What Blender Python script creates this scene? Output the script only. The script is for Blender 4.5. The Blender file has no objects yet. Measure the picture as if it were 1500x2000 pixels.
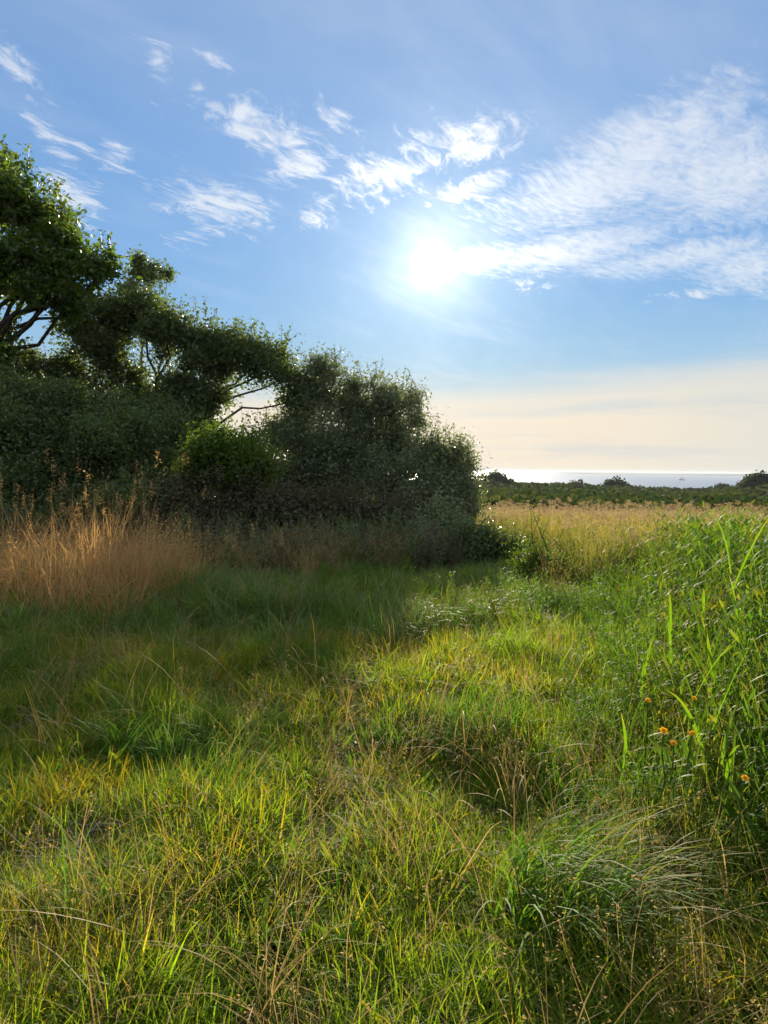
import bpy, math, random
import numpy as np
from mathutils import Vector, Matrix, Euler
from mathutils import noise as mnoise

R = math.radians
scene = bpy.context.scene
COL = scene.collection

# ------------------------------------------------------------------ camera
FPX = 1400.0                      # focal length in photograph pixels (1500 x 2000)
CAM_H = 1.6
cam_d = bpy.data.cameras.new('camera')
cam = bpy.data.objects.new('camera', cam_d)
COL.objects.link(cam)
cam_d.sensor_fit = 'VERTICAL'
cam_d.sensor_height = 24.0
cam_d.lens = 24.0 * FPX / 2000.0
cam_d.clip_start = 0.05
cam_d.clip_end = 200000.0
PITCH, ROLL = R(-3.5), R(0.75)
CAM_M = (Matrix.Rotation(PITCH, 4, 'X') @ Matrix.Rotation(R(90), 4, 'X') @ Matrix.Rotation(ROLL, 4, 'Z'))
cam.matrix_world = Matrix.Translation((0, 0, CAM_H)) @ CAM_M
scene.camera = cam
scene.render.resolution_x, scene.render.resolution_y = 768, 1024


def ray(px, py):
    v = CAM_M.to_3x3() @ Vector(((px - 750) / FPX, (1000 - py) / FPX, -1.0))
    return v.normalized()


def at(px, py, Y):
    """world point seen at a photograph pixel, standing Y metres ahead"""
    v = ray(px, py)
    return Vector((0, 0, CAM_H)) + v * (Y / v.y)


# ------------------------------------------------------------------ light
SUN_DIR = ray(845, 512)
SUN_EL = math.asin(SUN_DIR.z)
SUN_AZ = math.atan2(SUN_DIR.x, SUN_DIR.y)
sun_d = bpy.data.lights.new('sun', 'SUN')
sun_d.energy = 5.0
sun_d.angle = R(0.55)
sun_d.color = (1.0, 0.87, 0.66)
sun = bpy.data.objects.new('sun', sun_d)
COL.objects.link(sun)
sun.rotation_euler = SUN_DIR.to_track_quat('Z', 'Y').to_euler()
sun.location = (0, 0, 30)

vs = scene.view_settings
vs.view_transform = 'Standard'
vs.look = 'None'
vs.exposure = 1.2
vs.gamma = 1.0
vs.use_curve_mapping = False
cy = scene.cycles
cy.use_denoising = True
cy.use_adaptive_sampling = True
cy.adaptive_threshold = 0.014
cy.adaptive_min_samples = 24
cy.max_bounces = 6
cy.diffuse_bounces = 3
cy.glossy_bounces = 2
cy.transmission_bounces = 5
cy.transparent_max_bounces = 8
cy.volume_bounces = 0
cy.caustics_reflective = False
cy.caustics_refractive = False
cy.sample_clamp_indirect = 6.0


class NT:
    """small node-tree helper"""
    def __init__(self, tree):
        self.t = tree
        tree.nodes.clear()

    def n(self, typ, **kw):
        nd = self.t.nodes.new(typ)
        for k, v in kw.items():
            setattr(nd, k, v)
        return nd

    def put(self, sock, v):
        if isinstance(v, bpy.types.NodeSocket):
            self.t.links.new(v, sock)
        elif v is not None:
            if hasattr(sock.default_value, '__len__') and not hasattr(v, '__len__'):
                v = [v] * len(sock.default_value)
            if hasattr(v, '__len__') and len(sock.default_value) == 4 and len(v) == 3:
                v = (*v, 1.0)
            sock.default_value = v

    def m(self, op, a, b=None, c=None, clamp=False):
        nd = self.n('ShaderNodeMath', operation=op, use_clamp=clamp)
        for i, v in enumerate((a, b, c)):
            if v is not None:
                self.put(nd.inputs[i], v)
        return nd.outputs[0]

    def vm(self, op, a, b=None, scale=None):
        nd = self.n('ShaderNodeVectorMath', operation=op)
        self.put(nd.inputs[0], a)
        if b is not None:
            self.put(nd.inputs[1], b)
        if scale is not None:
            self.put(nd.inputs['Scale'], scale)
        return nd.outputs['Value'] if op in ('DOT_PRODUCT', 'LENGTH', 'DISTANCE') else nd.outputs[0]

    def mix(self, f, a, b, blend='MIX'):
        nd = self.n('ShaderNodeMix', data_type='RGBA', blend_type=blend)
        nd.clamp_factor = True
        self.put(nd.inputs[0], f)
        self.put(nd.inputs[6], a)
        self.put(nd.inputs[7], b)
        return nd.outputs[2]

    def smooth(self, v, lo, hi, a=0.0, b=1.0):
        nd = self.n('ShaderNodeMapRange', interpolation_type='SMOOTHSTEP')
        for i, x in enumerate((v, lo, hi, a, b)):
            self.put(nd.inputs[i], x)
        return nd.outputs[0]

    def noise(self, vec, scale, detail=4.0, rough=0.55, dist=0.0):
        nd = self.n('ShaderNodeTexNoise')
        if vec is not None:
            self.put(nd.inputs['Vector'], vec)
        self.put(nd.inputs['Scale'], scale)
        self.put(nd.inputs['Detail'], detail)
        self.put(nd.inputs['Roughness'], rough)
        self.put(nd.inputs['Distortion'], dist)
        return nd.outputs[0]

    def xyz(self, v):
        nd = self.n('ShaderNodeSeparateXYZ')
        self.put(nd.inputs[0], v)
        return nd.outputs

    def comb(self, x, y, z):
        nd = self.n('ShaderNodeCombineXYZ')
        for i, v in enumerate((x, y, z)):
            self.put(nd.inputs[i], v)
        return nd.outputs[0]


# ------------------------------------------------------------------ sky
world = bpy.data.worlds.new('World')
scene.world = world
world.use_nodes = True
W = NT(world.node_tree)
SKY_STRENGTH = 0.1
sky = W.n('ShaderNodeTexSky', sky_type='NISHITA')
sky.sun_disc = False
sky.sun_elevation = SUN_EL
sky.sun_rotation = SUN_AZ
sky.altitude = 60
sky.air_density = 1.0
sky.dust_density = 0.08
sky.ozone_density = 1.6
geo = W.n('ShaderNodeTexCoord')
d = W.vm('NORMALIZE', geo.outputs['Generated'])
dx, dy, dz = W.xyz(d)
el = W.m('MULTIPLY', W.m('ARCSINE', dz), 180 / math.pi)
az = W.m('MULTIPLY', W.m('ARCTAN2', dx, dy), 180 / math.pi)
ang = W.m('MULTIPLY', W.m('ARCCOSINE', W.vm('DOT_PRODUCT', d, tuple(SUN_DIR))), 180 / math.pi)

# clear air: the sky model, its range compressed as the camera's picture compresses it
lum = W.vm('DOT_PRODUCT', sky.outputs[0], (0.25, 0.55, 0.20))
knee = W.m('DIVIDE', 1.0, W.m('ADD', 1.0, W.m('MULTIPLY', lum, 0.30)))
clear = W.vm('SCALE', sky.outputs[0], scale=W.m('MULTIPLY', knee, 1.02))
clear = W.vm('MULTIPLY', clear, (0.73, 0.96, 1.19))

# thin stratus and haze towards the horizon
warm = W.comb(4.2, 3.55, 2.75)
pale = W.comb(3.35, 3.3, 3.0)
strat_n = W.noise(W.comb(W.m('MULTIPLY', az, 0.045), W.m('MULTIPLY', el, 0.5), 3.1), 1.0, 6, 0.6, 0.3)
el_w = W.m('ADD', el, W.m('MULTIPLY', W.m('SUBTRACT', strat_n, 0.5), 3.2))
el_w = W.m('SUBTRACT', el_w, W.smooth(az, 8, 34, 0.0, 1.8))
low = W.smooth(el_w, 3.4, 8.2, 0.92, 0.0)
low2 = W.smooth(el_w, 4.0, 12.5, 0.42, 0.0)
hz_col = W.mix(W.smooth(ang, 14, 34), warm, pale)
hz_col = W.mix(W.smooth(strat_n, 0.48, 0.68, 0.0, 0.55), hz_col, W.comb(2.8, 2.95, 3.05))
col = W.mix(low2, clear, W.comb(2.7, 3.3, 3.8))
col = W.mix(low, col, hz_col)

# high clouds on a level sheet overhead
inv = W.m('DIVIDE', 1.0, W.m('ADD', W.m('MAXIMUM', dz, 0.0), 0.06))
px_ = W.m('MULTIPLY', dx, inv)
py_ = W.m('MULTIPLY', dy, inv)
sheet = W.comb(px_, py_, 0.0)


def rot2(vx, vy, a, sx, sy):
    c, s = math.cos(a), math.sin(a)
    u = W.m('ADD', W.m('MULTIPLY', vx, c * sx), W.m('MULTIPLY', vy, s * sx))
    v = W.m('ADD', W.m('MULTIPLY', vx, -s * sy), W.m('MULTIPLY', vy, c * sy))
    return W.comb(u, v, 0.37)


wob = W.noise(sheet, 1.3, 3, 0.5)
wobv = W.m('MULTIPLY', W.m('SUBTRACT', wob, 0.5), 0.5)
streak = W.noise(rot2(W.m('ADD', px_, wobv), py_, R(62), 6.0, 12.0), 1.5, 8, 0.68, 0.5)
ripple = W.noise(rot2(px_, W.m('ADD', py_, wobv), R(35), 9.0, 22.0), 1.6, 4, 0.62, 0.6)
broad = W.noise(rot2(px_, py_, R(20), 1.0, 1.9), 1.0, 5, 0.55)


def patch(px, py, rx, ry, tilt, w, grow=1.25):
    v = ray(px, py)
    a0, e0 = math.degrees(math.atan2(v.x, v.y)), math.degrees(math.asin(v.z))
    k = math.degrees(1 / FPX)
    da, de = W.m('SUBTRACT', az, a0), W.m('SUBTRACT', el, e0)
    c, s = math.cos(R(tilt)), math.sin(R(tilt))
    rx, ry = rx * grow, ry * grow
    u = W.m('ADD', W.m('MULTIPLY', da, c / (rx * k)), W.m('MULTIPLY', de, s / (rx * k)))
    t = W.m('ADD', W.m('MULTIPLY', da, -s / (ry * k)), W.m('MULTIPLY', de, c / (ry * k)))
    q = W.m('ADD', W.m('MULTIPLY', u, u), W.m('MULTIPLY', t, t))
    return W.m('MULTIPLY', W.m('EXPONENT', W.m('MULTIPLY', q, -1.0)), w)


def total(lst):
    r = lst[0]
    for x in lst[1:]:
        r = W.m('MAXIMUM', r, x)
    return r


flecks = total([patch(*p) for p in [
    (505, 245, 110, 42, -12, 1.0), (590, 320, 70, 34, 18, 1.0), (735, 345, 95, 42, 8, 1.0),
    (625, 405, 55, 32, 25, 0.85), (420, 400, 120, 42, -6, 1.0), (390, 458, 60, 18, 10, 0.8),
    (235, 300, 45, 26, -15, 0.95), (140, 378, 55, 34, -18, 0.95), (305, 128, 45, 40, -30, 0.72),
    (430, 122, 36, 20, -20, 0.8), (390, 172, 40, 24, -30, 0.75), (45, 140, 85, 26, -32, 0.85),
    (95, 272, 60, 22, -28, 0.85), (180, 300, 60, 20, -28, 0.7), (905, 280, 110, 46, 10, 0.95),
    (925, 365, 90, 28, 14, 1.0), (655, 235, 50, 26, -20, 0.75), (150, 425, 40, 22, -10, 0.7),
    (1020, 552, 60, 16, -8, 0.75), (1400, 570, 100, 12, 0, 0.85)]])
veil = total([patch(*p) for p in [
    (1270, 290, 210, 85, 14, 0.92), (1150, 370, 260, 75, 10, 0.95), (1420, 340, 200, 110, 0, 0.92),
    (1010, 440, 210, 36, 9, 0.62), (1110, 490, 230, 42, 6, 1.0), (1330, 500, 220, 30, 4, 1.0),
    (1480, 520, 120, 55, -8, 1.0), (955, 505, 95, 34, 6, 1.0), (1290, 400, 330, 36, 4, 0.75),
    (1500, 640, 120, 50, 10, 0.55)]])
# same kinds of cloud outside the picture, extra cover added to lift shade
away = W.m('MAXIMUM', W.smooth(W.m('ABSOLUTE', az), 30, 42), W.smooth(el, 35, 46))
flecks = W.m('MAXIMUM', flecks, W.m('MULTIPLY', away, W.smooth(broad, 0.36, 0.58, 0.2, 0.9)))
veil = W.m('MAXIMUM', veil, W.m('MULTIPLY', away, W.smooth(W.noise(sheet, 0.9, 3, 0.5), 0.32, 0.56, 0.62, 1.0)))
hi = W.smooth(el, 3, 9)
f_den = W.smooth(W.m('ADD', streak, W.m('MULTIPLY', W.m('SUBTRACT', flecks, 1.0), 0.36)), 0.30, 0.60)
f_den = W.m('MULTIPLY', f_den, 0.74)
v_tex = W.m('ADD', W.m('MULTIPLY', ripple, 0.40), W.m('ADD', W.m('MULTIPLY', streak, 0.25), W.m('MULTIPLY', broad, 0.35)))
v_den = W.smooth(W.m('ADD', v_tex, W.m('MULTIPLY', W.m('SUBTRACT', veil, 1.0), 0.50)), 0.23, 0.60)
v_den = W.m('MULTIPLY', v_den, 0.72)
wisp = W.smooth(W.noise(rot2(px_, py_, R(55), 0.8, 3.4), 1.2, 7, 0.6, 0.4), 0.45, 0.8, 0.0, 0.12)
den = W.m('MAXIMUM', W.m('MAXIMUM', f_den, v_den), wisp)
den = W.m('MULTIPLY', den, hi)
c_lit = W.mix(W.smooth(ang, 1, 15), W.comb(7.4, 6.8, 6.1), W.comb(3.9, 4.0, 4.15))
col = W.mix(W.m('MULTIPLY', W.smooth(el, 14, 36), W.smooth(broad, 0.3, 0.7, 0.12, 0.42)), col, W.comb(2.6, 3.0, 3.5))
col = W.mix(den, col, c_lit)

# the sun's own aureole in thin cloud
rag = W.m('ADD', 0.75, W.m('MULTIPLY', W.noise(d, 26.0, 4, 0.6), 0.5))
ang = W.m('MULTIPLY', ang, rag)
a1 = W.m('MULTIPLY', W.m('EXPONENT', W.m('MULTIPLY', W.m('POWER', W.m('DIVIDE', ang, 0.8), 2.0), -1.0)), 10.0)
a2 = W.m('MULTIPLY', W.m('EXPONENT', W.m('MULTIPLY', W.m('DIVIDE', ang, 2.0), -1.0)), 5.5)
a2 = W.m('MULTIPLY', a2, W.m('ADD', 0.7, W.m('MULTIPLY', den, 1.1)))
a3 = W.m('MULTIPLY', W.m('EXPONENT', W.m('MULTIPLY', W.m('DIVIDE', ang, 7.0), -1.0)), 1.7)
glow = W.vm('ADD', W.vm('SCALE', W.comb(1.0, 0.95, 0.86), scale=W.m('ADD', a1, a2)),
            W.vm('SCALE', W.comb(0.8, 0.95, 1.05), scale=a3))
col = W.vm('ADD', col, glow)
bg = W.n('ShaderNodeBackground')
W.put(bg.inputs['Color'], col)
bg.inputs['Strength'].default_value = SKY_STRENGTH
wo = W.n('ShaderNodeOutputWorld')
W.t.links.new(bg.outputs[0], wo.inputs['Surface'])
world.cycles.sampling_method = 'MANUAL'
world.cycles.sample_map_resolution = 1024

# ------------------------------------------------------------------ mesh helpers
rng = np.random.default_rng(11)


class MB:
    """collects triangles and quads with a per-vertex tone and along-blade value"""
    def __init__(self):
        self.v, self.q, self.t3, self.tone, self.tip, self.nv = [], [], [], [], [], 0

    def add(self, v, quads=None, tris=None, tone=0.5, tip=0.0):
        v = np.asarray(v, float).reshape(-1, 3)
        n = len(v)
        self.v.append(v)
        self.tone.append(np.broadcast_to(np.asarray(tone, float), (n,)).copy())
        self.tip.append(np.broadcast_to(np.asarray(tip, float), (n,)).copy())
        if quads is not None and len(quads):
            self.q.append(np.asarray(quads, int).reshape(-1, 4) + self.nv)
        if tris is not None and len(tris):
            self.t3.append(np.asarray(tris, int).reshape(-1, 3) + self.nv)
        self.nv += n

    def mesh(self, name, mat, smooth=True):
        me = bpy.data.meshes.new(name)
        v = np.concatenate(self.v) if self.v else np.zeros((0, 3))
        q = np.concatenate(self.q) if self.q else np.zeros((0, 4), int)
        t = np.concatenate(self.t3) if self.t3 else np.zeros((0, 3), int)
        me.vertices.add(len(v))
        me.vertices.foreach_set('co', v.astype(np.float32).ravel())
        nl = len(q) * 4 + len(t) * 3
        me.loops.add(nl)
        me.loops.foreach_set('vertex_index', np.concatenate([q.ravel(), t.ravel()]).astype(np.int32))
        me.polygons.add(len(q) + len(t))
        st = np.concatenate([np.arange(len(q)) * 4, len(q) * 4 + np.arange(len(t)) * 3]).astype(np.int32)
        me.polygons.foreach_set('loop_start', st)
        me.polygons.foreach_set('use_smooth', np.full(len(q) + len(t), smooth))
        me.update(calc_edges=True)
        for nm, arr in (('tone', self.tone), ('tip', self.tip)):
            a = me.attributes.new(nm, 'FLOAT', 'POINT')
            a.data.foreach_set('value', np.concatenate(arr).astype(np.float32))
        me.materials.append(mat)
        return me


def link(name, data, parent=None, loc=None):
    o = bpy.data.objects.new(name, data)
    COL.objects.link(o)
    if parent is not None:
        o.parent = parent
    if loc is not None:
        o.location = loc
    return o


def tag(o, label=None, cat=None, group=None, kind=None):
    for k, v in (('label', label), ('category', cat), ('group', group), ('kind', kind)):
        if v:
            o[k] = v
    return o


def blades(mb, base, length, width, th0, curv, azi, segs=5, twist=0.0, tone=None, shape='grass', kink=None):
    """curved tapering strips, all arrays of length n"""
    n = len(length)
    k = np.linspace(0, 1, segs + 1)
    th = th0[:, None] + curv[:, None] * k[None, :] ** 1.4
    if kink is not None:
        th = th + kink[:, None] * (k[None, :] > 0.55)
    ds = (length / segs)[:, None]
    thm = 0.5 * (th[:, 1:] + th[:, :-1])
    rr = np.concatenate([np.zeros((n, 1)), np.cumsum(np.sin(thm) * ds, 1)], 1)
    zz = np.concatenate([np.zeros((n, 1)), np.cumsum(np.cos(thm) * ds, 1)], 1)
    ca, sa = np.cos(azi)[:, None], np.sin(azi)[:, None]
    cx = base[:, 0:1] + rr * ca
    cyy = base[:, 1:2] + rr * sa
    cz = base[:, 2:3] + zz
    tw = azi[:, None] + math.pi / 2 + np.asarray(twist).reshape(-1, 1) * (0.4 + k[None, :])
    if shape == 'grass':
        prof = np.clip(0.75 + 0.5 * k - 1.25 * k ** 2.6, 0.03, 1)
    elif shape == 'leaf':
        prof = np.clip(np.sin(np.pi * np.clip(k * 0.94 + 0.05, 0, 1)) ** 0.8, 0.04, 1)
    else:
        prof = 1 - 0.5 * k
    hw = 0.5 * width[:, None] * prof[None, :]
    sx, sy = np.cos(tw) * hw, np.sin(tw) * hw
    L = np.stack([cx - sx, cyy - sy, cz], -1)
    Rr = np.stack([cx + sx, cyy + sy, cz], -1)
    v = np.stack([L, Rr], 2).reshape(-1, 3)
    s = 2 * (segs + 1)
    b = (np.arange(n) * s)[:, None] + (np.arange(segs) * 2)[None, :]
    quads = np.stack([b, b + 1, b + 3, b + 2], -1).reshape(-1, 4)
    if tone is None:
        tone = rng.random(n)
    mb.add(v, quads=quads, tone=np.repeat(tone, s), tip=np.tile(np.repeat(k, 2), n))
    return np.stack([cx[:, -1], cyy[:, -1], cz[:, -1]], -1)


def leaves(mb, pos, size, aspect, seed, up_bias=0.5, tone=None, fold=0.25):
    """diamond leaves folded on the midrib"""
    g = np.random.default_rng(seed)
    n = len(pos)
    dirv = g.normal(size=(n, 3))
    dirv[:, 2] = dirv[:, 2] * 0.7 - 0.15
    dirv /= np.linalg.norm(dirv, axis=1)[:, None]
    nrm = g.normal(size=(n, 3))
    nrm[:, 2] += up_bias * 2
    side = np.cross(dirv, nrm)
    side /= np.linalg.norm(side, axis=1)[:, None] + 1e-9
    nn = np.cross(side, dirv)
    sz = (size * g.uniform(0.5, 1.55, n))[:, None]
    w = sz * aspect * 0.5
    a = pos
    t = pos + dirv * sz
    mid = pos + dirv * sz * 0.5
    l = mid + side * w + nn * w * fold
    r = mid - side * w + nn * w * fold
    v = np.stack([a, l, t, r], 1).reshape(-1, 3)
    b = (np.arange(n) * 4)[:, None]
    tris = np.concatenate([b + [0, 1, 2], b + [0, 2, 3]], 1).reshape(-1, 3)
    if tone is None:
        tone = g.random(n)
    mb.add(v, tris=tris, tone=np.repeat(tone, 4), tip=np.tile([0, .5, 1, .5], n))


def tube(mb, pts, r0, r1, sides=6, tone=0.5):
    pts = [Vector(p) for p in pts]
    n = len(pts)
    ring = []
    prev = Vector((0.3, 0.9, 0.1))
    for i, p in enumerate(pts):
        dr = (pts[min(i + 1, n - 1)] - pts[max(i - 1, 0)]).normalized()
        a = (prev - dr * prev.dot(dr))
        if a.length < 1e-4:
            a = Vector((1, 0, 0)) - dr * dr.x
        a.normalize()
        prev = a
        b = dr.cross(a)
        rr = r0 + (r1 - r0) * i / (n - 1)
        for s in range(sides):
            c = 2 * math.pi * s / sides
            ring.append(p + (a * math.cos(c) + b * math.sin(c)) * rr)
    q = []
    for i in range(n - 1):
        for s in range(sides):
            s2 = (s + 1) % sides
            q.append((i * sides + s, i * sides + s2, (i + 1) * sides + s2, (i + 1) * sides + s))
    mb.add([tuple(p) for p in ring], quads=q, tone=tone)


def wander(a, b, n, amp, rnd, sag=0.0):
    a, b = Vector(a), Vector(b)
    L = (b - a).length
    pts = []
    off = Vector((0, 0, 0))
    for i in range(n + 1):
        t = i / n
        if 0 < i < n:
            off = off * 0.6 + Vector((rnd.gauss(0, 1), rnd.gauss(0, 1), rnd.gauss(0, 1))) * amp * L * 0.5
        e = math.sin(math.pi * t)
        pts.append(a.lerp(b, t) + off * e + Vector((0, 0, sag * L * e)))
    return pts


# ------------------------------------------------------------------ materials
def new_mat(name):
    m = bpy.data.materials.new(name)
    m.use_nodes = True
    return m, NT(m.node_tree)


def attr(T, nm):
    nd = T.n('ShaderNodeAttribute', attribute_name=nm)
    return nd.outputs['Fac']


def foliage(name, ca, cb, cc=None, patch_scale=0.0, patch_amt=0.5, trans=0.45, tcol=(1.5, 1.45, 0.55), rough=0.6,
            spec=0.18, tip_col=None, tip_amt=0.5, var=0.35):
    """ca..cb by leaf tone, cc mixed in where patches of drier plants stand"""
    m, T = new_mat(name)
    tone, tip = attr(T, 'tone'), attr(T, 'tip')
    base = T.mix(tone, ca, cb)
    if cc is not None:
        g = T.n('ShaderNodeNewGeometry')
        p = g.outputs['Position']
        n1 = T.noise(p, patch_scale, 3, 0.6)
        rnd = T.n('ShaderNodeObjectInfo').outputs['Random']
        f = T.m('ADD', T.m('ADD', n1, T.m('MULTIPLY', T.m('SUBTRACT', rnd, 0.5), 0.30)),
                T.m('MULTIPLY', T.m('SUBTRACT', tone, 0.5), 0.35))
        base = T.mix(T.smooth(f, 0.62 - patch_amt * 0.3, 0.86 - patch_amt * 0.3), base, cc)
    if tip_col is not None:
        base = T.mix(T.m('MULTIPLY', T.smooth(tip, 0.4, 1.0), tip_amt), base, tip_col)
    rnd2 = T.n('ShaderNodeObjectInfo').outputs['Random']
    val = T.m('ADD', 1.0 - var * 0.5, T.m('MULTIPLY', T.m('FRACT', T.m('MULTIPLY', rnd2, 7.13)), var))
    base = T.vm('SCALE', base, scale=val)
    pb = T.n('ShaderNodeBsdfPrincipled')
    T.put(pb.inputs['Base Color'], base)
    pb.inputs['Roughness'].default_value = rough
    pb.inputs['Specular IOR Level'].default_value = spec
    tr = T.n('ShaderNodeBsdfTranslucent')
    T.put(tr.inputs['Color'], T.vm('MULTIPLY', base, tcol))
    ms = T.n('ShaderNodeMixShader')
    ms.inputs[0].default_value = trans
    T.t.links.new(pb.outputs[0], ms.inputs[1])
    T.t.links.new(tr.outputs[0], ms.inputs[2])
    out = T.n('ShaderNodeOutputMaterial')
    T.t.links.new(ms.outputs[0], out.inputs[0])
    return m


def plain(name, ca, cb, scale, rough=0.9, bump=0.0, detail=6):
    m, T = new_mat(name)
    g = T.n('ShaderNodeNewGeometry')
    n = T.noise(g.outputs['Position'], scale, detail, 0.65)
    pb = T.n('ShaderNodeBsdfPrincipled')
    T.put(pb.inputs['Base Color'], T.mix(T.smooth(n, 0.3, 0.7), ca, cb))
    pb.inputs['Roughness'].default_value = rough
    pb.inputs['Specular IOR Level'].default_value = 0.2
    if bump:
        bn = T.n('ShaderNodeBump')
        bn.inputs['Strength'].default_value = bump
        bn.inputs['Distance'].default_value = 0.02
        T.put(bn.inputs['Height'], n)
        T.t.links.new(bn.outputs[0], pb.inputs['Normal'])
    out = T.n('ShaderNodeOutputMaterial')
    T.t.links.new(pb.outputs[0], out.inputs[0])
    return m


M = {}
M['turf'] = foliage('turf_grass', (0.075, 0.185, 0.016), (0.15, 0.25, 0.02), (0.29, 0.215, 0.03), 1.1, 0.27, 0.60,(1.7, 1.6, 0.4),
                    tip_col=(0.27, 0.22, 0.045), tip_amt=0.38)
M['lush'] = foliage('lush_grass', (0.06, 0.165, 0.024), (0.11, 0.225, 0.032), (0.18, 0.19, 0.035), 1.3, 0.15, 0.5, spec=0.1,
                    tip_col=(0.17, 0.18, 0.04), tip_amt=0.4)
M['bank'] = foliage('bank_grass', (0.075, 0.19, 0.045), (0.16, 0.28, 0.07), (0.27, 0.23, 0.09), 0.9, 0.32, 0.42, spec=0.3, rough=0.5,
                    tip_col=(0.2, 0.18, 0.08), tip_amt=0.5)
M['straw'] = foliage('straw_grass', (0.30, 0.21, 0.075), (0.42, 0.32, 0.14), None, 0, 0, 0.4, (1.1, 1.0, 0.8), 0.6)
M['thatch'] = foliage('dead_thatch', (0.22, 0.19, 0.14), (0.33, 0.29, 0.22), None, 0, 0, 0.2, (1, 1, 1), 0.8)
M['russet'] = foliage('russet_stalks', (0.40, 0.235, 0.085), (0.64, 0.46, 0.22), None, 0, 0, 0.5, (1.2, 1.0, 0.7), 0.7)
M['field'] = foliage('field_stems', (0.08, 0.125, 0.025), (0.14, 0.165, 0.035), (0.24, 0.18, 0.075), 0.22, 0.5, 0.5,
                     tip_col=(0.30, 0.22, 0.10), tip_amt=0.4)
M['seed'] = foliage('seed_heads', (0.26, 0.20, 0.10), (0.42, 0.34, 0.20), None, 0, 0, 0.45, (1.1, 1.0, 0.85), 0.8)
M['weed'] = foliage('weed_leaves', (0.05, 0.13, 0.018), (0.11, 0.19, 0.025), (0.17, 0.18, 0.03), 0.9, 0.25, 0.5, spec=0.1)
M['reed'] = foliage('reed_leaves', (0.08, 0.185, 0.014), (0.125, 0.23, 0.02), None, 0, 0, 0.55, (1.7, 1.6, 0.4), 0.5, 0.25, tip_col=(0.28, 0.24, 0.06), tip_amt=0.6)
M['oak'] = foliage('oak_leaves', (0.05, 0.10, 0.022), (0.10, 0.15, 0.03), None, 0, 0, 0.5, (1.7, 1.6, 0.5), 0.42, 0.5)
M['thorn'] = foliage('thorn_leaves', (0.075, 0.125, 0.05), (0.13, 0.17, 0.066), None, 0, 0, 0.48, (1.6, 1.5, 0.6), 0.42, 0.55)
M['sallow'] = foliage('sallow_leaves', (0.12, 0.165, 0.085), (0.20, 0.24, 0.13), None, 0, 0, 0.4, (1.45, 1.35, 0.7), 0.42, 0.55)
M['bramble'] = foliage('bramble_leaves', (0.075, 0.09, 0.05), (0.15, 0.125, 0.085), (0.16, 0.105, 0.075), 1.2, 0.4, 0.4, (1.3, 1.2, 0.7))
M['bright'] = foliage('bright_bush_leaves', (0.06, 0.12, 0.02), (0.12, 0.17, 0.03), None, 0, 0, 0.45)
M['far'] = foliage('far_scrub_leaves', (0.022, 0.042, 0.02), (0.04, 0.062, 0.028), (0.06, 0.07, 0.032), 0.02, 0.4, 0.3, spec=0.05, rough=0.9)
M['bark'] = plain('bark', (0.035, 0.028, 0.022), (0.09, 0.075, 0.06), 18, 0.9, 0.5)
M['petal'] = foliage('orange_petals', (0.82, 0.42, 0.01), (0.90, 0.54, 0.02), None, 0, 0, 0.4, (1.1, 1.0, 0.6), 0.6)
M['disc'] = plain('flower_disc', (0.30, 0.12, 0.01), (0.45, 0.22, 0.02), 400)

# ------------------------------------------------------------------ terrain
YS = [-50, 9, 14, 24, 38, 60, 100, 160, 260, 360, 440, 480, 540, 700]
ZS = [0, 0, -0.18, -0.68, -1.5, -2.5, -3.6, -5.0, -6.4, -7.2, -7.9, -12.0, -36, -60]


def vnoise(x, y, s, seed=0.0):
    return np.array([mnoise.noise((a * s + seed, b * s - seed, seed * 0.3)) for a, b in zip(np.ravel(x), np.ravel(y))]).reshape(np.shape(x))


def terrain(x, y, micro=True):
    x, y = np.asarray(x, float), np.asarray(y, float)
    z = np.interp(y, YS, ZS)
    # hedge bank
    hy = np.clip(15.3 + 0.12 * x, 13.2, 15.6)
    bank = 0.12 * np.exp(-((y - hy) / 3.2) ** 2) / (1 + np.exp((x - 1.9) * 2.2))
    z = z + bank
    az_ = x / np.maximum(y, 1.0)
    fy = np.clip((y - 80) / 250, 0, 1) * (y < 480)
    z = z - fy * 3.0 * np.clip((az_ - 0.14) / 0.28, 0, 1) + fy * 4.5 * np.clip((az_ - 0.45) / 0.1, 0, 1)
    if micro:
        near = np.clip(1 - (np.hypot(x, y) - 12) / 20, 0, 1)
        z = z + near * (0.07 * vnoise(x, y, 0.9, 3.3) + 0.035 * vnoise(x, y, 2.7, 9.1))
        far = np.clip((y - 60) / 100, 0, 1) * (y < 470)
        z = z + far * 1.6 * vnoise(x, y, 0.012, 5.7)
    return z


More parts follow.
